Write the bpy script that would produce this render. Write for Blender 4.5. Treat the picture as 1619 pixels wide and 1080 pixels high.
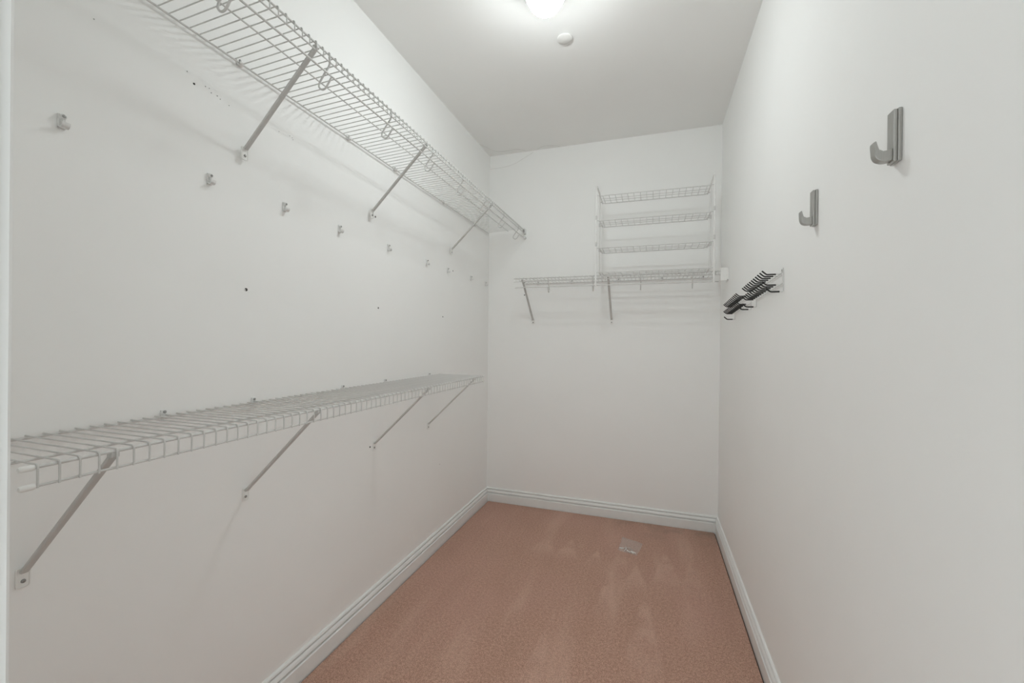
import bpy, bmesh, math, random
from mathutils import Vector, Matrix

# ------------------------------------------------------------------ clear
for o in list(bpy.data.objects):
    bpy.data.objects.remove(o, do_unlink=True)
scene = bpy.context.scene
COL = scene.collection
random.seed(7)

# ------------------------------------------------------------------ measures (metres)
XL, XR = -1.2446, 0.4348          # side walls
YF, YB = 0.142, 3.1224            # door wall (inside face), back wall
ZC = 2.7435                       # ceiling height
CAM_H = 1.2735

# ------------------------------------------------------------------ camera
F_PX, YAW, PITCH, ROLL = 662.5, 0.3223, -0.0021, 0.0107
fwd = Vector((-math.sin(YAW) * math.cos(PITCH), math.cos(YAW) * math.cos(PITCH), math.sin(PITCH)))
rgt = Vector((math.cos(YAW), math.sin(YAW), 0))
upv = rgt.cross(fwd)
r2 = math.cos(ROLL) * rgt + math.sin(ROLL) * upv
u2 = -math.sin(ROLL) * rgt + math.cos(ROLL) * upv
cd = bpy.data.cameras.new('camera')
cd.sensor_fit = 'HORIZONTAL'
cd.sensor_width = 36.0
cd.lens = F_PX / 1619.0 * 36.0
cd.clip_start = 0.02
cam = bpy.data.objects.new('camera', cd)
COL.objects.link(cam)
m = Matrix((r2, u2, -fwd)).transposed().to_4x4()
m.translation = Vector((0, 0, CAM_H))
cam.matrix_world = m
scene.camera = cam

# ------------------------------------------------------------------ world: daylight of the room beyond the open door
world = bpy.data.worlds.new('world')
scene.world = world
world.use_nodes = True
bg = world.node_tree.nodes['Background']
bg.inputs[0].default_value = (0.93, 0.985, 1.0, 1)
bg.inputs[1].default_value = 0.95

# ------------------------------------------------------------------ exposure
vs = scene.view_settings
scene.display_settings.display_device = 'sRGB'
vs.view_transform = 'Standard'
vs.look = 'None'
vs.gamma = 1.0
vs.use_curve_mapping = False
vs.exposure = 0.94
scene.cycles.max_bounces = 16
scene.cycles.diffuse_bounces = 10    # white walls pass the light on many times
LAMP = 60.0                       # radiance of the glass globe

# ------------------------------------------------------------------ materials
def mat(name, col, rough=0.5, metal=0.0, spec=0.5):
    mt = bpy.data.materials.new(name)
    mt.use_nodes = True
    b = mt.node_tree.nodes['Principled BSDF']
    b.inputs['Base Color'].default_value = (*col, 1)
    b.inputs['Roughness'].default_value = rough
    b.inputs['Metallic'].default_value = metal
    b.inputs['Specular IOR Level'].default_value = spec
    return mt

def nodes_of(mt):
    nt = mt.node_tree
    return nt, nt.nodes, nt.links, nt.nodes['Principled BSDF']

def grain(mt, c1, c2, scale, detail=3, bump=0.0, bscale=None, dist=0.002, stretch=None):
    """colour noise between c1 and c2 and a fine bump, in object space"""
    nt, N, L, b = nodes_of(mt)
    tc = N.new('ShaderNodeTexCoord')
    src = tc.outputs['Object']
    if stretch:
        mp = N.new('ShaderNodeMapping')
        mp.inputs['Scale'].default_value = stretch
        L.new(src, mp.inputs[0]); src = mp.outputs[0]
    n = N.new('ShaderNodeTexNoise')
    n.inputs['Scale'].default_value = scale
    n.inputs['Detail'].default_value = detail
    L.new(src, n.inputs['Vector'])
    r = N.new('ShaderNodeValToRGB')
    r.color_ramp.elements[0].position = 0.3
    r.color_ramp.elements[1].position = 0.7
    r.color_ramp.elements[0].color = (*c1, 1)
    r.color_ramp.elements[1].color = (*c2, 1)
    L.new(n.outputs['Fac'], r.inputs[0])
    L.new(r.outputs[0], b.inputs['Base Color'])
    if bump:
        n2 = N.new('ShaderNodeTexNoise')
        n2.inputs['Scale'].default_value = bscale or scale
        n2.inputs['Detail'].default_value = 2
        L.new(src, n2.inputs['Vector'])
        bp = N.new('ShaderNodeBump')
        bp.inputs['Strength'].default_value = bump
        bp.inputs['Distance'].default_value = dist
        L.new(n2.outputs['Fac'], bp.inputs['Height'])
        L.new(bp.outputs[0], b.inputs['Normal'])
    return mt

WALL = (0.80, 0.795, 0.765)
M_wall = grain(mat('wall_paint', WALL, 0.62, spec=0.25), (0.875, 0.880, 0.869), (0.890, 0.895, 0.884), 2.2, 4, 0.06, 160, 0.0006)
M_ceil = grain(mat('ceiling_paint', WALL, 0.9, spec=0.1), (0.855, 0.858, 0.846), (0.87, 0.873, 0.86), 2.0, 3, 0.05, 120, 0.0006)
M_trim = grain(mat('trim_paint', (0.8, 0.81, 0.80), 0.35), (0.79, 0.805, 0.795), (0.82, 0.83, 0.82), 9, 2)
M_wire = grain(mat('white_coated_wire', (0.76, 0.76, 0.74), 0.38), (0.60, 0.60, 0.585), (0.66, 0.66, 0.645), 30, 2)
M_rack = grain(mat('white_rack_tube', (0.8, 0.8, 0.78), 0.3), (0.78, 0.78, 0.765), (0.82, 0.82, 0.805), 30, 2)
M_brace = grain(mat('painted_steel', (0.7, 0.7, 0.68), 0.42), (0.54, 0.54, 0.525), (0.59, 0.59, 0.575), 22, 2)
M_plastic = grain(mat('white_plastic', (0.82, 0.82, 0.80), 0.35), (0.80, 0.80, 0.78), (0.84, 0.84, 0.82), 40, 2)
M_clip = grain(mat('clear_grey_plastic', (0.62, 0.62, 0.60), 0.3), (0.66, 0.66, 0.65), (0.80, 0.80, 0.79), 60, 2)
M_screw = grain(mat('screw_steel', (0.32, 0.32, 0.31), 0.35, 0.8), (0.25, 0.25, 0.24), (0.4, 0.4, 0.39), 300, 2)
M_hole = grain(mat('dark_hole', (0.05, 0.05, 0.045), 0.9), (0.035, 0.035, 0.03), (0.08, 0.075, 0.07), 400, 2)
M_black = grain(mat('black_rubber', (0.012, 0.013, 0.010), 0.45), (0.005, 0.0055, 0.004), (0.009, 0.0095, 0.0075), 200, 2)
M_scuff = grain(mat('grey_scuff', (0.35, 0.345, 0.33), 0.9), (0.30, 0.295, 0.28), (0.42, 0.415, 0.40), 300, 2)
M_crack = grain(mat('plaster_edge', (0.66, 0.655, 0.63), 0.9), (0.63, 0.625, 0.60), (0.69, 0.685, 0.66), 50, 2)

M_silver = grain(mat('brushed_nickel', (0.42, 0.41, 0.39), 0.36, 0.85), (0.38, 0.375, 0.355), (0.47, 0.465, 0.445), 60, 3, 0.08, 180, 0.0004, (40, 40, 1))

# the lit opal glass globe
M_globe = bpy.data.materials.new('lit_opal_glass')
M_globe.use_nodes = True
_b = M_globe.node_tree.nodes['Principled BSDF']
_b.inputs['Base Color'].default_value = (0.95, 0.95, 0.93, 1)
_b.inputs['Roughness'].default_value = 0.25
_b.inputs['Emission Color'].default_value = (0.925, 0.98, 0.985, 1)
_b.inputs['Emission Strength'].default_value = LAMP

M_globe.cycles.emission_sampling = 'FRONT'

# thin clear bag film
M_film = bpy.data.materials.new('clear_bag_film')
M_film.use_nodes = True
_nt = M_film.node_tree
_pb = _nt.nodes['Principled BSDF']
_pb.inputs['Base Color'].default_value = (0.78, 0.77, 0.75, 1)
_pb.inputs['Roughness'].default_value = 0.18
_tr = _nt.nodes.new('ShaderNodeBsdfTransparent')
_mx = _nt.nodes.new('ShaderNodeMixShader')
_mx.inputs[0].default_value = 0.14
_nt.links.new(_tr.outputs[0], _mx.inputs[1])
_nt.links.new(_pb.outputs[0], _mx.inputs[2])
_nt.links.new(_mx.outputs[0], _nt.nodes['Material Output'].inputs[0])

def carpet_material():
    mt = mat('pink_brown_carpet', (0.3, 0.19, 0.15), 0.95, spec=0.05)
    nt, N, L, b = nodes_of(mt)
    tc = N.new('ShaderNodeTexCoord')
    P = tc.outputs['Object']
    def noise(scale, detail=2, stretch=None, rough=0.5):
        src = P
        if stretch:
            mp = N.new('ShaderNodeMapping'); mp.inputs['Scale'].default_value = stretch
            L.new(P, mp.inputs[0]); src = mp.outputs[0]
        n = N.new('ShaderNodeTexNoise')
        n.inputs['Scale'].default_value = scale
        n.inputs['Detail'].default_value = detail
        n.inputs['Roughness'].default_value = rough
        L.new(src, n.inputs['Vector'])
        return n.outputs['Fac']
    def mth(op, a, c=None, clamp=False):
        n = N.new('ShaderNodeMath'); n.operation = op; n.use_clamp = clamp
        for i, v in enumerate((a, c)):
            if v is None: continue
            if hasattr(v, 'links'): L.new(v, n.inputs[i])
            else: n.inputs[i].default_value = v
        return n.outputs[0]
    def ramp(v, lo, hi):
        n = N.new('ShaderNodeMapRange'); n.interpolation_type = 'SMOOTHSTEP'
        L.new(v, n.inputs[0])
        n.inputs[1].default_value = lo; n.inputs[2].default_value = hi
        return n.outputs[0]
    def mix(f, a, c):
        n = N.new('ShaderNodeMix'); n.data_type = 'RGBA'
        L.new(f, n.inputs[0])
        for i, v in ((6, a), (7, c)):
            if hasattr(v, 'links'): L.new(v, n.inputs[i])
            else: n.inputs[i].default_value = (*v, 1)
        return n.outputs[2]
    sx = N.new('ShaderNodeSeparateXYZ'); L.new(P, sx.inputs[0])
    X, Y = sx.outputs[0], sx.outputs[1]
    # tufts
    tuft = mth('ADD', mth('MULTIPLY', noise(230, 2, None, 0.75), 0.75), mth('MULTIPLY', noise(85, 2), 0.25))
    col = mix(ramp(tuft, 0.34, 0.66), (0.342, 0.189, 0.137), (0.708, 0.443, 0.342))
    # vacuum strokes: long streaks along the room
    streak = noise(7, 3, (1.0, 0.16, 1.0))
    col = mix(mth('MULTIPLY', ramp(streak, 0.50, 0.72), 0.34), col, (0.732, 0.496, 0.395))
    col = mix(mth('MULTIPLY', ramp(streak, 0.48, 0.28), 0.30), col, (0.401, 0.231, 0.160))
    # pinker toward one side of the wear pattern
    big = noise(1.3, 2)
    col = mix(mth('MULTIPLY', ramp(big, 0.45, 0.65), 0.22), col, (0.625, 0.366, 0.313))
    # vacuum head wedges: pile lying the other way
    wedges = [(-0.62, 2.74, .10, .34), (-0.47, 2.70, .09, .30), (-0.30, 2.62, .075, .26), (-0.16, 2.78, .07, .42),
              (-0.07, 2.52, .085, .30), (0.09, 2.74, .11, .50), (0.22, 2.66, .08, .40), (-0.42, 2.00, .06, .60),
              (-0.02, 2.30, .10, .70), (-0.20, 2.44, .07, .50)]
    acc = None
    for (wx, wy, ww, wl) in wedges:
        t = mth('DIVIDE', mth('SUBTRACT', wy, Y), wl)                 # 0 at the tip, 1 at the open end
        half = mth('MULTIPLY', t, ww)
        dx = mth('ABSOLUTE', mth('SUBTRACT', X, wx))
        e = ramp(mth('SUBTRACT', half, dx), -0.006, 0.018)
        f1 = ramp(t, 0.0, 0.12)
        f2 = ramp(t, 1.15, 0.35)
        v = mth('MULTIPLY', mth('MULTIPLY', e, f1), f2)
        acc = v if acc is None else mth('MAXIMUM', acc, v)
    brk = ramp(noise(9, 3), 0.25, 0.7)
    col = mix(mth('MULTIPLY', mth('MULTIPLY', acc, brk), 0.36), col, (0.802, 0.549, 0.454))
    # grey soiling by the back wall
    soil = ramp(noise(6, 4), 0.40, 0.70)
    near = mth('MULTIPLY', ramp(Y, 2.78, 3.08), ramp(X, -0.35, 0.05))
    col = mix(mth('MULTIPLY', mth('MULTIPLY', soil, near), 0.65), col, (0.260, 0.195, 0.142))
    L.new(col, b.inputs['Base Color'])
    bp = N.new('ShaderNodeBump')
    bp.inputs['Strength'].default_value = 0.9
    bp.inputs['Distance'].default_value = 0.006
    L.new(tuft, bp.inputs['Height'])
    L.new(bp.outputs[0], b.inputs['Normal'])
    b.inputs['Sheen Weight'].default_value = 0.15
    return mt
M_carpet = carpet_material()

# ------------------------------------------------------------------ mesh helpers
def mesh_from(bm, name, smooth=False):
    bmesh.ops.recalc_face_normals(bm, faces=bm.faces[:])
    me = bpy.data.meshes.new(name)
    bm.to_mesh(me); bm.free()
    if smooth:
        for p in me.polygons: p.use_smooth = True
        try: me.set_sharp_from_angle(angle=math.radians(40))
        except Exception: pass
    return me

def obj(name, bm, material, parent=None, smooth=False, loc=None):
    me = bm if isinstance(bm, bpy.types.Mesh) else mesh_from(bm, name, smooth)
    if not me.materials: me.materials.append(material)
    o = bpy.data.objects.new(name, me)
    COL.objects.link(o)
    if parent: o.parent = parent
    if loc: o.location = loc
    return o

def thing(name, label, cat, loc=(0, 0, 0), rot=(0, 0, 0), group=None):
    o = bpy.data.objects.new(name, None)
    o.empty_display_size = 0.05
    COL.objects.link(o)
    o.location = loc; o.rotation_euler = rot
    o['label'] = label; o['category'] = cat
    if group: o['group'] = group
    return o

def tag(o, label, cat, group=None):
    o['label'] = label; o['category'] = cat
    if group: o['group'] = group
    return o

def struct(name, bm, material, smooth=False):
    o = obj(name, bm, material, None, smooth)
    o['kind'] = 'structure'
    return o

def copy_tree(o, parent=None):
    c = o.copy(); COL.objects.link(c)
    if parent: c.parent = parent
    for ch in list(o.children): copy_tree(ch, c)
    return c

def box(bm, x0, x1, y0, y1, z0, z1, bevel=0.0, seg=2):
    vs_ = [bm.verts.new(p) for p in ((x0,y0,z0),(x1,y0,z0),(x1,y1,z0),(x0,y1,z0),(x0,y0,z1),(x1,y0,z1),(x1,y1,z1),(x0,y1,z1))]
    fs = [bm.faces.new([vs_[i] for i in f]) for f in ((3,2,1,0),(4,5,6,7),(0,1,5,4),(1,2,6,5),(2,3,7,6),(3,0,4,7))]
    if bevel:
        es = list({e for f in fs for e in f.edges})
        bmesh.ops.bevel(bm, geom=es, offset=bevel, segments=seg, profile=0.5, affect='EDGES')
    return bm

def smooth_path(pts, n=5):
    P = [Vector(p) for p in pts]; out = []
    for i in range(len(P) - 1):
        p0 = P[max(i-1, 0)]; p1 = P[i]; p2 = P[i+1]; p3 = P[min(i+2, len(P)-1)]
        for k in range(n):
            t = k / n
            out.append(0.5*((2*p1)+(-p0+p2)*t+(2*p0-5*p1+4*p2-p3)*t*t+(-p0+3*p1-3*p2+p3)*t**3))
    out.append(P[-1]); return out

def round_path(pts, r, n=4):
    """polyline with its corners rounded to radius about r"""
    P = [Vector(p) for p in pts]; out = [P[0]]
    for i in range(1, len(P)-1):
        a, b, c = P[i-1], P[i], P[i+1]
        da = (a-b); dc = (c-b)
        ra = min(r, da.length*0.49); rc = min(r, dc.length*0.49)
        s = b + da.normalized()*ra; e = b + dc.normalized()*rc
        for k in range(n+1):
            t = k/n
            out.append((1-t)**2*s + 2*t*(1-t)*b + t*t*e)
    out.append(P[-1]); return out

def tube(bm, pts, r, sides=8, cap=True):
    P = [Vector(p) for p in pts]
    Q = [P[0]]
    for p in P[1:]:
        if (p-Q[-1]).length > 1e-6: Q.append(p)
    P = Q
    t0 = (P[1]-P[0]).normalized()
    ref = Vector((0, 0, 1)) if abs(t0.z) < 0.9 else Vector((1, 0, 0))
    nrm = (ref - t0*ref.dot(t0)).normalized()
    rings = []
    prev = t0
    for i, p in enumerate(P):
        if i == 0: t = t0
        elif i == len(P)-1: t = (P[i]-P[i-1]).normalized()
        else: t = ((P[i]-P[i-1]).normalized() + (P[i+1]-P[i]).normalized()).normalized()
        q = prev.rotation_difference(t); nrm = (q @ nrm); nrm = (nrm - t*nrm.dot(t)).normalized(); prev = t
        bn = t.cross(nrm)
        rr = r[i] if isinstance(r, (list, tuple)) else r
        rings.append([bm.verts.new(p + rr*(math.cos(2*math.pi*k/sides)*nrm + math.sin(2*math.pi*k/sides)*bn)) for k in range(sides)])
    for a, b in zip(rings, rings[1:]):
        for k in range(sides):
            bm.faces.new((a[k], a[(k+1) % sides], b[(k+1) % sides], b[k]))
    if cap:
        bm.faces.new(list(reversed(rings[0]))); bm.faces.new(rings[-1])
    return bm

def lathe(bm, prof, axis='Z', seg=24, loc=(0, 0, 0)):
    """revolve (r, h) pairs; h runs along the axis"""
    L0 = Vector(loc); rings = []
    for (r, h) in prof:
        ring = []
        for k in range(seg):
            a = 2*math.pi*k/seg; c, s = r*math.cos(a), r*math.sin(a)
            v = {'Z': (c, s, h), 'X': (h, c, s), 'Y': (s, h, c)}[axis]
            ring.append(bm.verts.new(L0 + Vector(v)))
        rings.append(ring)
    for a, b in zip(rings, rings[1:]):
        for k in range(seg):
            bm.faces.new((a[k], a[(k+1) % seg], b[(k+1) % seg], b[k]))
    if prof[0][0] > 1e-6: bm.faces.new(list(reversed(rings[0])))
    if prof[-1][0] > 1e-6: bm.faces.new(rings[-1])
    bmesh.ops.remove_doubles(bm, verts=[v for rg in rings for v in rg], dist=1e-6)
    return bm

def sweep(bm, prof, frames):
    """closed 2-D profile [(a,b)...] placed by frames [(origin, va, vb)...]"""
    rings = [[bm.verts.new(Vector(o) + Vector(va)*a + Vector(vb)*b) for a, b in prof] for o, va, vb in frames]
    n = len(prof)
    for A, B in zip(rings, rings[1:]):
        for k in range(n):
            bm.faces.new((A[k], A[(k+1) % n], B[(k+1) % n], B[k]))
    bm.faces.new(list(reversed(rings[0]))); bm.faces.new(rings[-1])
    return bm

# ------------------------------------------------------------------ the room
T = 0.10
TF = 0.40                                              # opening through the door wall, deepened out of view to shade the jamb
wall_left = struct('wall_left', box(bmesh.new(), XL-T, XL, YF-TF, YB+T, -0.02, ZC+T), M_wall)
wall_right = struct('wall_right', box(bmesh.new(), XR, XR+T, YF-TF, YB+T, -0.02, ZC+T), M_wall)
wall_back = struct('wall_back', box(bmesh.new(), XL, XR, YB, YB+T, -0.02, ZC+T), M_wall)
ceiling = struct('ceiling', box(bmesh.new(), XL, XR, YF, YB, ZC, ZC+T), M_ceil)
DX0, DX1, DZ = -0.402, 0.402, 2.05                     # door opening
bm = bmesh.new()
box(bm, XL, DX0, YF-TF, YF, -0.02, ZC+T)
box(bm, DX1, XR, YF-TF, YF, -0.02, ZC+T)
box(bm, DX0, DX1, YF-TF, YF, DZ, ZC+T)
wall_front = struct('wall_front', bm, M_wall)

# carpet: a slab whose edges roll down where it is tucked under the baseboard
bm = bmesh.new()
gx0, gx1, gy0, gy1 = XL+0.022, XR-0.022, -0.35, YB-0.022
box(bm, gx0, gx1, gy0, gy1, -0.03, 0.0, 0.009, 3)
floor = struct('floor', bm, M_carpet, True)
bm = bmesh.new()
box(bm, XL-T, XR+T, -0.4, YB+T, -0.06, -0.031)
struct('floor_base', bm, M_hole)

# baseboards: moulded profile (out from wall, height), mitred at the back corners
BBH = 0.102
BB = [(0, -0.012), (0.0185, -0.012), (0.0185, 0.0555), (0.0150, 0.0592), (0.0070, 0.0600), (0.0050, 0.0615), (0.0050, 0.0665), (0.0070, 0.0682), (0.0155, 0.0688),
      (0.0165, 0.0700), (0.0155, 0.0745), (0.0130, 0.0800), (0.0090, 0.0855), (0.0030, 0.0862), (0.0020, 0.0880), (0.0020, 0.0915), (0.0100, 0.0928),
      (0.0106, 0.0940), (0.0085, 0.0985), (0.0050, 0.1012), (0.0020, 0.1020), (0, 0.1020)]
Zv = (0, 0, 1)
struct('baseboard_left', sweep(bmesh.new(), BB, [((XL, YF, 0), (1, 0, 0), Zv), ((XL, YB, 0), (1, -1, 0), Zv)]), M_trim)
struct('baseboard_back', sweep(bmesh.new(), BB, [((XL, YB, 0), (1, -1, 0), Zv), ((XR, YB, 0), (-1, -1, 0), Zv)]), M_trim)
struct('baseboard_right', sweep(bmesh.new(), BB, [((XR, YB, 0), (-1, -1, 0), Zv), ((XR, YF, 0), (-1, 0, 0), Zv)]), M_trim)
struct('baseboard_front', sweep(bmesh.new(), BB, [((XL, YF, 0), (0, 1, 0), Zv), ((DX0-0.065, YF, 0), (0, 1, 0), Zv)]), M_trim)

# open doorway: jamb lining and moulded casing on the inside face
door = bpy.data.objects.new('door_1', None); COL.objects.link(door); door['kind'] = 'structure'
JT = 0.018
obj('jamb', box(bmesh.new(), DX0, DX0+JT, YF-TF-0.012, YF+0.002, 0.0, DZ-JT, 0.0012), M_trim, door)
obj('jamb', box(bmesh.new(), DX1-JT, DX1, YF-TF-0.012, YF+0.002, 0.0, DZ-JT, 0.0012), M_trim, door)
obj('head_jamb', box(bmesh.new(), DX0, DX1, YF-TF-0.012, YF+0.002, DZ-JT, DZ, 0.0012), M_trim, door)
CS = [(0, 0), (0, 0.010), (0.003, 0.0125), (0.008, 0.0125), (0.010, 0.0105), (0.014, 0.0105), (0.018, 0.0140), (0.045, 0.0165), (0.055, 0.0165), (0.058, 0.0140), (0.058, 0)]
cx0 = DX0 + JT - 0.006; cx1 = -cx0
frames = [((cx0, YF, 0.0), (-1, 0, 0), (0, 1, 0)), ((cx0, YF, DZ-JT+0.006), (-1, 0, 1), (0, 1, 0)), ((cx1, YF, DZ-JT+0.006), (1, 0, 1), (0, 1, 0)), ((cx1, YF, 0.0), (1, 0, 0), (0, 1, 0))]
for i, nm in enumerate(('casing', 'head_casing', 'casing')):
    prof = CS if i != 2 else [(a, b) for a, b in CS if a < XR - cx1 - 0.001] + [(XR-cx1-0.001, 0.0155), (XR-cx1-0.001, 0)]
    if i == 1: prof = [(a, b) for a, b in CS]
    fr = frames[i:i+2]
    if i == 1:
        fr = [frames[1], ((XR-0.06, YF, DZ-JT+0.006), (0, 0, 1), (0, 1, 0))]
    obj(nm, sweep(bmesh.new(), prof, fr), M_trim, door)

# small wall scars: screw holes and old anchors
def dot(parent, name, p, n, r, material, depth=0.0015):
    ax = {'x': 'X', 'y': 'Y'}[n[0]]
    s = 1 if n[1] == '+' else -1
    b_ = lathe(bmesh.new(), [(r, -0.002*s), (r, depth*s*0.4), (r*0.7, depth*s), (0, depth*s)], ax, 10)
    return obj(name, b_, material, parent, True, p)
a = dot(wall_left, 'screw_anchor', (XL, 1.011, 1.429), 'x+', 0.0052, M_hole)
dot(wall_left, 'anchor_plug', (XL+0.001, 1.006, 1.4275), 'x+', 0.0024, M_plastic, 0.002)
for (y, z, r) in ((1.70, 1.423, .0042), (2.352, 1.418, .0042), (2.486, 1.727, .004), (1.671, 1.851, .0045), (0.844, 1.995, .0030), (1.648, 0.769, .0042),
                  (0.825, 2.019, .0013), (0.876, 2.006, .0014), (0.887, 2.007, .0012), (0.893, 1.997, .0014), (0.911, 1.998, .0018), (0.920, 1.993, .0012), (0.948, 1.989, .0013),
                  (1.13, 1.996, .0013), (1.176, 2.002, .0014), (1.187, 2.000, .0012), (1.19, 1.994, .0013), (0.618, 2.014, .0014), (2.33, 0.50, .0022)):
    dot(wall_left, 'screw_hole' if r > 0.002 else 'scuff_mark', (XL, y, z), 'x+', r, M_hole if r > 0.0025 else M_scuff)
for (x, z) in ((-0.944, 1.728), (-0.944, 1.629)):
    dot(wall_back, 'screw_hole', (x, YB, z), 'y-', 0.0045, M_hole)

# plaster lifting along the ceiling corner
def crack(pts, parent, r=0.0016):
    return obj('plaster_crack', tube(bmesh.new(), smooth_path(pts, 4), r, 6), M_crack, parent, True)
crack([(XL+0.004, 2.90, ZC), (XL+0.05, 3.00, ZC), (XL+0.09, 3.055, ZC), (XL+0.16, 3.066, ZC), (XL+0.24, 3.06, ZC), (XL+0.30, 3.10, ZC)], ceiling)
crack([(XL+0.36, YB, ZC-0.012), (XL+0.28, YB, ZC-0.05), (XL+0.20, YB, ZC-0.085), (XL+0.10, YB, ZC-0.10), (XL+0.005, YB, ZC-0.10)], wall_back, 0.0011)
crack([(XL+0.40, YB-0.02, ZC), (XL+0.46, YB-0.05, ZC), (XL+0.54, YB-0.03, ZC), (XL+0.57, YB-0.004, ZC)], ceiling)

# ------------------------------------------------------------------ ceiling lamp and sprinkler cover
GX, GY, GZ, GR = -0.420, 1.632, 2.660, 0.074
lamp = thing('ceiling_light', 'small round white globe ceiling light, switched on', 'ceiling light', (GX, GY, ZC))
obj('lamp_base_shield', lathe(bmesh.new(), [(0.064, 0.0), (0.064, -0.006), (0.052, -0.012), (0.052, -0.020), (0.066, -0.034), (0.0755, -0.048), (0.0772, -0.066), (0.0772, -0.0975), (0.0757, -0.0975), (0.0757, -0.066), (0.0735, -0.049), (0.064, -0.036), (0, -0.031)], 'Z', 32), M_plastic, lamp, True)  # canopy plus an added unseen cup that keeps light off the ceiling
prof = []
for k in range(0, 17):
    a = math.radians(38 + (180-38)*k/16)
    prof.append((max(GR*math.sin(a), 0.0), (GZ-ZC) + GR*math.cos(a)))
prof[-1] = (0.0, GZ-ZC-GR)
obj('globe', lathe(bmesh.new(), prof, 'Z', 32), M_globe, lamp, True)

spr = thing('sprinkler_cover', 'flat round white sprinkler cover plate on the ceiling', 'sprinkler cover', (-0.416, 2.002, ZC))
obj('cover_plate', lathe(bmesh.new(), [(0.026, 0), (0.026, -0.005), (0.036, -0.005), (0.0365, -0.0075), (0.034, -0.0095), (0.0, -0.0095)], 'Z', 36), M_plastic, spr, True)

# ------------------------------------------------------------------ wire shelves
PITCH_W = 0.0267
D = 0.295                      # front rod distance from wall

def brace(parent, s, foot, width=0.0145, top=-0.012):
    """pressed steel diagonal strut; local: x out from wall, y along it"""
    p0 = Vector((0.005, s, foot + 0.020)); p1 = Vector((D - 0.006, s, top))
    d = (p1 - p0).normalized(); nrm = Vector((d.z, 0, -d.x))          # faces down and outward
    hw = width/2
    # shallow trough section
    sec = [(-hw, 0.0), (-hw, 0.0045), (-hw*0.72, 0.0062), (hw*0.72, 0.0062), (hw, 0.0045), (hw, 0.0), (hw*0.8, 0.0), (hw*0.6, 0.0040), (-hw*0.6, 0.0040), (-hw*0.8, 0.0)]
    b_ = bmesh.new()
    sweep(b_, sec, [(p0, (0, 1, 0), nrm), (p0 + d*0.02, (0, 1, 0), nrm), (p1 - d*0.02, (0, 1, 0), nrm), (p1, (0, 1, 0), nrm)])
    o = obj('brace', b_, M_brace, parent)
    # foot plate with rounded end, flat on the wall
    f = bmesh.new(); pw = 0.0112
    out = [(p.x, p.y) for p in round_path([(0, 0.026, 0), (pw, 0.026, 0), (pw, -0.016, 0), (-pw, -0.016, 0), (-pw, 0.026, 0), (-0.0001, 0.026, 0)], 0.005, 3)]
    inn = [(p[0]*0.82, (p[1]-0.005)*0.90+0.005) for p in out]
    rings = []
    for pts_, xx in ((out, 0.0003), (out, 0.0034), (inn, 0.0040), (inn, 0.0028)):
        rings.append([f.verts.new((xx, s + a_, foot + b_)) for a_, b_ in pts_])
    for A_, B_ in zip(rings, rings[1:]):
        for k in range(len(A_)):
            f.faces.new((A_[k], A_[(k+1) % len(A_)], B_[(k+1) % len(A_)], B_[k]))
    f.faces.new(list(reversed(rings[0]))); f.faces.new(rings[-1])
    obj('foot_plate', f, M_plastic, o)
    sc = lathe(bmesh.new(), [(0.0042, 0.003), (0.0040, 0.0048), (0.0025, 0.0062), (0, 0.0064)], 'X', 10, (0, s, foot-0.002))
    obj('screw', sc, M_screw, o, True)
    # saddle gripping the front rod
    g = box(bmesh.new(), D-0.012, D+0.003, s-hw*0.9, s+hw*0.9, -0.0165, -0.0070, 0.0015)
    obj('saddle', g, M_brace, o)
    return o

def shelf_clip(parent, s, up=True):
    b_ = bmesh.new()
    box(b_, 0.0, 0.004, s-0.007, s+0.007, -0.010, 0.013, 0.001)
    tube(b_, [(0.003, s-0.006, 0.006), (0.006, s-0.006, 0.006)], 0.0035, 8)
    # trough around the rear rod
    pr = [(0.002, -0.010), (0.010, -0.0115), (0.0165, -0.009), (0.0185, -0.003), (0.0165, -0.0025), (0.0145, -0.0075), (0.010, -0.0095), (0.004, -0.008)]
    sweep(b_, pr, [((0, s-0.007, 0), (1, 0, 0), (0, 0, 1)), ((0, s+0.007, 0), (1, 0, 0), (0, 0, 1))])
    o = obj('shelf_clip', b_, M_clip, parent)
    obj('screw', lathe(bmesh.new(), [(0.0038, 0.003), (0.0036, 0.0065), (0.0022, 0.0076), (0, 0.0078)], 'X', 10, (0, s+0.002, 0.0080)), M_screw, o, True)
    return o

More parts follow.
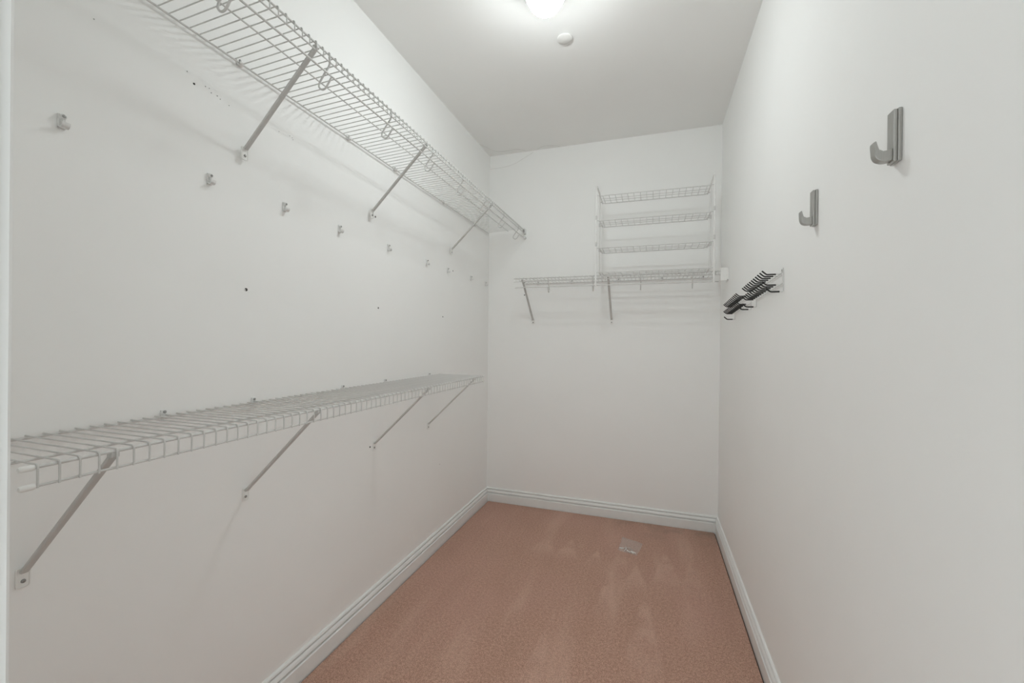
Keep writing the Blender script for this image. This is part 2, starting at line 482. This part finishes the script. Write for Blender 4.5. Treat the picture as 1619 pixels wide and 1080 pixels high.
def wire_shelf(name, label, loc, rot, s0, s1, lip, mids, rod_hooks=None, braces=(), foot=-0.30, clips=(), pitch=PITCH_W, first=None, top_extra=0.0):
    t = thing(name, label, 'wire shelf', loc, rot)
    RB, RF, RW = 0.0029, 0.0031, 0.0017
    obj('rear_rod', tube(bmesh.new(), [(0.0105, s0, -0.0046), (0.0105, s1, -0.0046)], RB, 10), M_wire, t, True)
    obj('front_rod', tube(bmesh.new(), [(D, s0, -0.0048), (D, s1, -0.0048)], RF, 10), M_wire, t, True)
    obj('lip_rod', tube(bmesh.new(), [(D+0.0020, s0, -lip), (D+0.0020, s1, -lip)], 0.0024, 10), M_wire, t, True)
    for u in mids:
        obj('support_rod', tube(bmesh.new(), [(u, s0+0.004, -0.0042), (u, s1-0.004, -0.0042)], 0.0023, 8), M_wire, t, True)
    # deck wires: one shared mesh, bent over the front rod and down the lip
    path = round_path([(0.0045, 0, -0.0002), (D+0.0054, 0, 0.0), (D+0.0054, 0, -lip-0.0026)], 0.006, 4)
    wm = mesh_from(tube(bmesh.new(), path, RW, 7), 'deck_wire', True)
    s = s0 + (0.018 if first is None else first)
    while s < s1 - 0.004:
        obj('deck_wire', wm, M_wire, t, loc=(0, s, 0)); s += pitch
    if rod_hooks:
        obj('hanging_rod', tube(bmesh.new(), [(D+0.002, s0+0.01, -0.068), (D+0.002, s1-0.01, -0.068)], 0.0031, 12), M_wire, t, True)
        hp = smooth_path([(D-0.0045, 0, -0.006), (D-0.0045, 0, -0.030), (0.273, 0, -0.051), (0.2505, 0, -0.080), (0.2515, 0, -0.094), (0.2615, 0, -0.1015),
                          (0.273, 0, -0.1000), (0.2835, 0, -0.089), (D+0.001, 0, -0.0720)], 4)
        hm = mesh_from(tube(bmesh.new(), hp, 0.0030, 10), 'rod_hook', True)
        for hs in rod_hooks:
            obj('rod_hook', hm, M_wire, t, loc=(0, hs, 0))
    for bs in braces: brace(t, bs, foot)
    for c in clips: shelf_clip(t, c)
    return t

# long upper shelf with a hanging rod
TZ0 = 2.1455
up = wire_shelf('wire_shelf', 'long white wire shelf with hanging rod, high up near the ceiling', (XL, 0, TZ0), (-0.0080, -0.040, 0), 0.30, 3.088, 0.0275, (0.172,),
                [0.406 + 0.3205*k for k in range(9) if 0.406 + 0.3205*k < 3.06], (0.993, 1.631, 2.438), -0.286, (0.62, 0.977, 1.476, 1.815, 2.339, 2.83))
# bracket that ties the upper shelf to the back wall
br = obj('end_bracket', box(bmesh.new(), D-0.006, D+0.012, 3.080, 3.1395, -0.034, 0.006, 0.0025), M_clip, up)
obj('bracket_slot', box(bmesh.new(), D-0.002, D+0.0085, 3.0785, 3.083, -0.029, -0.004, 0.001), M_hole, br)
obj('rod_socket', lathe(bmesh.new(), [(0.0085, 3.075), (0.0095, 3.082), (0.0095, 3.137), (0, 3.137)], 'Y', 14, (D+0.004, 0, -0.062)), M_clip, br, True)

# long lower shelf, no rod
lo = wire_shelf('wire_shelf', 'long plain white wire shelf without a rod, at waist height', (XL, 0, 1.0640), (0, 0, 0), 0.388, 2.315, 0.0355, (0.235,),
                None, (0.508, 1.014, 1.676, 2.182), -0.302, (0.771, 1.039, 1.460, 1.759, 2.188), first=0.014)
for z in (-0.0048, -0.0355):
    for (s, d) in ((0.388, -1), (2.315, 1)):
        cap = lathe(bmesh.new(), [(0.0, -0.002), (0.0038, -0.0005), (0.0052, 0.003), (0.0054, 0.015), (0.0046, 0.018), (0.0, 0.018)], 'Y', 12)
        c = obj('end_cap', cap, M_plastic, lo, True, (D + (0.002 if z < -0.02 else 0), s, z))
        if d < 0: c.location.y -= 0.006
        else: c.rotation_euler = (0, 0, math.pi); c.location.y += 0.006

# short shelf on the back wall (local y runs along world x, local x out of the wall)
bk = wire_shelf('wire_shelf', 'short white wire shelf with hanging rod, carrying the shoe rack', (0, YB, 1.7165), (0, 0, -math.pi/2), -0.935, 0.392, 0.0275, (0.172,),
                (-0.687, -0.380, -0.073, 0.237), (-0.872, -0.280), -0.300, (-0.835, -0.575, -0.235, 0.06, 0.325), pitch=0.0259)
eb = obj('end_bracket', box(bmesh.new(), 0.309, 0.3125, 0.390, XR-0.0005, -0.066, 0.013, 0.001), M_plastic, bk)
obj('wall_flange', box(bmesh.new(), 0.215, 0.309, XR-0.0035, XR-0.0005, -0.066, 0.013, 0.001), M_plastic, eb)
obj('screw', lathe(bmesh.new(), [(0.003, 0), (0.003, 0.002), (0, 0.003)], 'X', 8, (0.3125, XR-0.006, -0.061)), M_screw, eb, True)

# ------------------------------------------------------------------ shoe rack standing on the back shelf
LXs, RXs, YR0, YR1, ZT = -0.357, 0.352, 2.800, 2.986, 2.303
DECK = 1.7165 + 0.0017
rack = thing('shoe_rack', 'white four-tier wire shoe rack standing on the short shelf', 'shoe rack', (0, YR1, DECK))
def loc_r(p): return (p[0], p[1]-YR1, p[2]-DECK)
for X in (LXs, RXs):
    path = round_path([loc_r((X, YR0, 1.640)), loc_r((X, YR0, ZT)), loc_r((X, YR1, ZT)), loc_r((X, YR1, DECK+0.0055))], 0.028, 5)
    fr = obj('side_frame', tube(bmesh.new(), path, 0.0056, 10), M_rack, rack, True)
    for (yy, z0, z1) in ((YR0, 1.636, 1.652), (YR1, DECK, DECK+0.014)):
        q = loc_r((X, yy, 0))
        obj('foot_cap', lathe(bmesh.new(), [(0.0055, z0-DECK), (0.0068, z0-DECK+0.002), (0.0068, z1-DECK), (0, z1-DECK)], 'Z', 12, (q[0], q[1], 0)), M_plastic, fr, True)
    for z in (2.090, 1.915):
        for yy in (YR0, YR1):
            q = loc_r((X, yy, 0))
            obj('joint_sleeve', lathe(bmesh.new(), [(0.0054, z-DECK-0.014), (0.0066, z-DECK-0.012), (0.0066, z-DECK+0.012), (0.0054, z-DECK+0.014)], 'Z', 12, (q[0], q[1], 0)), M_wire, fr, True)
NW = 17
cw = mesh_from(tube(bmesh.new(), [(0, YR0-YR1+0.012, -0.0030), (0, -0.012, -0.0030)], 0.0015, 6), 'cross_wire', True)
for z in (2.236, 2.072, 1.890, 1.730):
    h = z - DECK
    x0, x1 = -0.336, 0.331
    tier = obj('tier', tube(bmesh.new(), round_path([(LXs, YR0-YR1, h), (x0-0.004, YR0-YR1+0.004, h), (x0, YR0-YR1+0.012, h), (x1, YR0-YR1+0.012, h), (x1+0.004, YR0-YR1+0.004, h), (RXs, YR0-YR1, h)], 0.006, 3), 0.0026, 8), M_wire, rack, True)
    obj('rear_bar', tube(bmesh.new(), round_path([(LXs, 0, h+0.016), (x0-0.002, -0.003, h+0.010), (x0+0.012, -0.010, h), (x1-0.012, -0.010, h), (x1+0.002, -0.003, h+0.010), (RXs, 0, h+0.016)], 0.008, 3), 0.0034, 8), M_wire, tier, True)
    for yy in (-0.110, -0.068):
        obj('middle_bar', tube(bmesh.new(), [(x0, yy, h), (x1, yy, h)], 0.0021, 8), M_wire, tier, True)
    for e in (x0, x1):
        obj('end_wire', tube(bmesh.new(), [(e, YR0-YR1+0.010, h), (e, -0.008, h)], 0.0026, 8), M_wire, tier, True)
    for k in range(NW):
        c = obj('cross_wire', cw, M_wire, tier, loc=(x0 + (x1-x0)*(k+0.5)/NW, 0, h))

# ------------------------------------------------------------------ tie racks on the side wall
def prong(bm, out0, out1, z, tip, r=0.0030):
    return tube(bm, round_path([(-out0, 0, z), (-out1, 0, z), (-out1-tip, 0, z+tip*0.95)], 0.005, 3), r, 8)
prong_m = mesh_from(prong(bmesh.new(), 0.0195, 0.0485, 0, 0.0145, 0.0027), 'prong', True)
stem_m = mesh_from(tube(bmesh.new(), [(-0.0035, 0, 0), (-0.0205, 0, 0)], 0.0012, 6), 'prong_stem', True)
corner_m = mesh_from(prong(bmesh.new(), 0.0145, 0.0420, 0, 0.0150, 0.0030), 'corner_prong', True)

def tie_rack(label, y, z, tilt):
    t = thing('tie_rack', label, 'tie rack', (XR, y, z), (tilt, 0, 0), 'wire tie racks on the wall')
    L_ = 0.396
    for s in (0.0, L_):
        fr = tube(bmesh.new(), round_path([(-0.0030, s, 0.084), (-0.0030, s, 0.0), (-0.0160, s, 0.0)], 0.003, 3), 0.0015, 8)
        obj('end_wire', fr, M_wire, t, True)
    for zz in (0.068, 0.030):
        obj('rail', tube(bmesh.new(), [(-0.0042, 0, zz), (-0.0042, L_, zz)], 0.0014, 8), M_wire, t, True)
    for s in (0.004, L_-0.004):
        eye = bmesh.new()
        tube(eye, [(-0.0032, s + 0.0075 + 0.0055*math.cos(a), 0.0765 + 0.0055*math.sin(a)) for a in [2*math.pi*k/12 for k in range(13)]], 0.0013, 6)
        e = obj('screw_eye', eye, M_wire, t, True)
        obj('screw', lathe(bmesh.new(), [(0.0042, -0.0005), (0.0042, -0.0030), (0.0025, -0.0045), (0, -0.0047)], 'X', 10, (0, s+0.0075, 0.0765)), M_screw, e, True)
    for zz in (0.066, 0.028):
        for k in range(11):
            s = 0.024 + 0.0348*k
            p = obj('prong', prong_m, M_black, t, loc=(0, s, zz))
            obj('prong_stem', stem_m, M_wire, p)
    for s in (0.0, L_):
        obj('corner_prong', corner_m, M_black, t, loc=(0, s, 0))
    return t
tie_rack('white wire tie rack with black prongs, close to the silver coat hooks', 1.683, 1.4545, -0.055)
tie_rack('white wire tie rack with black prongs, beside the room corner', 2.180, 1.4290, -0.064)

# ------------------------------------------------------------------ silver coat hooks
def coat_hook(label, y, z):
    t = thing('coat_hook', label, 'coat hook', (XR, y, z), (0, 0, 0), 'silver coat hooks')
    H = 0.0985; w = 0.0150
    obj('base_plate', box(bmesh.new(), -0.0064, -0.0003, -w, w, 0, H, 0.0012), M_silver, t)
    obj('front_plate', box(bmesh.new(), -0.0122, -0.0062, -0.0120, 0.0120, 0.0008, H-0.0008, 0.0012), M_silver, t)
    # J arm: thick curved strip, side profile swept across its width
    oc = [(-0.0118, 0.0040), (-0.0230, 0.0035), (-0.0325, 0.0060), (-0.0380, 0.0130), (-0.0398, 0.0275), (-0.0404, 0.0410)]
    ic = [(-0.0372, 0.0430), (-0.0348, 0.0330), (-0.0322, 0.0255), (-0.0285, 0.0225), (-0.0210, 0.0230), (-0.0118, 0.0255)]
    cv = lambda q: [(p.x, p.y) for p in smooth_path([(a_, b_, 0) for a_, b_ in q], 3)]
    prof_ = cv(oc) + cv(ic)
    hw = 0.0085
    b_ = bmesh.new()
    sweep(b_, prof_, [((0, -hw, 0), (1, 0, 0), (0, 0, 1)), ((0, hw, 0), (1, 0, 0), (0, 0, 1))])
    es = [e for e in b_.edges if abs(e.verts[0].co.y - e.verts[1].co.y) < 1e-6]
    bmesh.ops.bevel(b_, geom=es, offset=0.0012, segments=2, profile=0.5, affect='EDGES')
    obj('arm', b_, M_silver, t)
    return t
coat_hook('brushed silver coat hook, the one away from the tie racks', 0.976, 1.6150)
coat_hook('brushed silver coat hook, the one next to the tie racks', 1.389, 1.6060)

# ------------------------------------------------------------------ empty shelf clips left on the wall
def wall_clip(y, z):
    t = thing('wall_clip', 'small empty plastic shelf clip on the bare wall between the long shelves', 'wall clip', (XL, y, z), (0, 0, 0), 'empty shelf clips in a row')
    b_ = box(bmesh.new(), 0.0003, 0.0045, -0.0065, 0.0065, -0.016, 0.017, 0.001)
    obj('back_plate', b_, M_clip, t)
    bs = lathe(bmesh.new(), [(0.0062, 0.004), (0.0058, 0.0105), (0.0045, 0.0115), (0.0, 0.0115)], 'X', 14, (0, 0, 0.0105))
    o = obj('screw_boss', bs, M_clip, t, True)
    obj('screw', lathe(bmesh.new(), [(0.0036, 0.011), (0.0034, 0.0128), (0.002, 0.0138), (0, 0.0140)], 'X', 10, (0, 0, 0.0105)), M_screw, o, True)
    pr = [(0.0040, -0.0150)] + [(0.0120 + 0.0095*math.cos(a), -0.0060 + 0.0100*math.sin(a)) for a in [math.radians(-140 + 150*k/8) for k in range(9)]] + \
         [(0.0120 + 0.0068*math.cos(a), -0.0055 + 0.0072*math.sin(a)) for a in [math.radians(10 - 150*k/8) for k in range(9)]] + [(0.0040, -0.0090)]
    b_ = bmesh.new()
    sweep(b_, pr, [((0, -0.0070, 0), (1, 0, 0), (0, 0, 1)), ((0, 0.0070, 0), (1, 0, 0), (0, 0, 1))])
    obj('rod_cradle', b_, M_clip, t)
    b_ = box(bmesh.new(), 0.0040, 0.0100, -0.0012, 0.0012, -0.008, 0.006, 0.0005)
    obj('rib', b_, M_clip, t)
    return t
c0 = wall_clip(0.562, 1.746)
for (y, z) in ((0.888, 1.739), (1.154, 1.738), (1.430, 1.731), (1.771, 1.726), (2.144, 1.721), (2.405, 1.717), (2.769, 1.719), (3.047, 1.715)):
    c = copy_tree(c0); c.location = (XL, y, z)

# ------------------------------------------------------------------ bag of screws on the carpet
BC = Vector((-0.116, 2.702, 0.001))
ANG = math.radians(-20)
CORN = [Vector(p) - Vector((BC.x, BC.y)) for p in ((-0.183, 2.629), (-0.071, 2.597), (-0.040, 2.764), (-0.169, 2.817))]
def bag_xy(u, v):
    a, b = (u+1)/2, (v+1)/2
    p = CORN[0]*(1-a)*(1-b) + CORN[1]*a*(1-b) + CORN[2]*a*b + CORN[3]*(1-a)*b
    return p.x + 0.0015*math.sin(4*v+1), p.y + 0.0015*math.sin(4*u)
def bag():
    t = thing('plastic_bag', 'small clear zip bag of screws lying on the carpet', 'plastic bag', BC)
    nx, ny = 14, 18
    def hgt(u, v):
        e = max(0.0, (1-abs(u)**4))*max(0.0, (1-abs(v)**4))
        bulge = 0.0085*math.exp(-((u+0.05)**2/0.35 + (v+0.62)**2/0.10))
        wr = 0.0012*math.sin(7*u+3*v) + 0.0008*math.sin(11*v-4*u)
        return 0.0022 + e*(0.0035 + bulge + wr)
    b_ = bmesh.new()
    top = [[None]*(ny+1) for _ in range(nx+1)]; bot = [[None]*(ny+1) for _ in range(nx+1)]
    for i in range(nx+1):
        for j in range(ny+1):
            u = -1+2*i/nx; v = -1+2*j/ny
            x, y = bag_xy(u, v)
            top[i][j] = b_.verts.new((x, y, hgt(u, v)))
            bot[i][j] = b_.verts.new((x, y, 0.0012)) if (0 < i < nx and 0 < j < ny) else top[i][j]
    for i in range(nx):
        for j in range(ny):
            b_.faces.new((top[i][j], top[i+1][j], top[i+1][j+1], top[i][j+1]))
            q = [bot[i][j], bot[i][j+1], bot[i+1][j+1], bot[i+1][j]]
            try: b_.faces.new(q)
            except ValueError: pass
    obj('film', b_, M_film, t, True)
    z = bmesh.new()
    tube(z, [(*bag_xy(u*0.985, 0.86), 0.0062 - 0.0035*abs(u)**4) for u in [-1+2*k/10 for k in range(11)]], 0.0016, 6)
    obj('zip_strip', z, M_film, t, True)
    return t
bag()
M_bright = grain(mat('bright_zinc', (0.75, 0.75, 0.74), 0.25, 0.9), (0.68, 0.68, 0.67), (0.82, 0.82, 0.81), 200, 2)
spots = [(-0.70, -0.62, 20), (-0.42, -0.50, 75), (-0.15, -0.62, 130), (0.10, -0.78, 160), (0.22, -0.55, 40), (0.48, -0.80, 150), (-0.05, -0.36, 15), (-0.30, -0.78, 95), (0.62, -0.72, 170)]
for i, (px, py, a) in enumerate(spots):
    p = BC + Vector((*bag_xy(px, py), 0))
    if i in (0, 3, 5, 8):
        b_ = lathe(bmesh.new(), [(0.0022, -0.012), (0.0030, -0.009), (0.0026, -0.005), (0.0032, -0.001), (0.0030, 0.009), (0.0045, 0.0105), (0.0045, 0.012), (0, 0.012)], 'X', 10)
        o = obj('wall_plug', b_, M_plastic, None, True)
        tag(o, 'tiny white plastic wall plug inside the clear bag', 'wall plug', 'wall plugs in the bag')
    else:
        b_ = bmesh.new()
        prof_ = [(0.0002, -0.014), (0.0014, -0.010)]
        for k in range(9): prof_ += [(0.0013, -0.010+0.002*k+0.0006), (0.0019, -0.010+0.002*k+0.0014)]
        prof_ += [(0.0018, 0.010), (0.0040, 0.013), (0.0040, 0.0140), (0, 0.0140)]
        lathe(b_, prof_, 'X', 10)
        o = obj('loose_screw', b_, M_bright, None, True)
        tag(o, 'tiny steel screw inside the clear bag', 'screw', 'screws in the bag')
    o.location = (p.x, p.y, BC.z + 0.0045)
    o.rotation_euler = (0, 0, math.radians(a) + ANG)
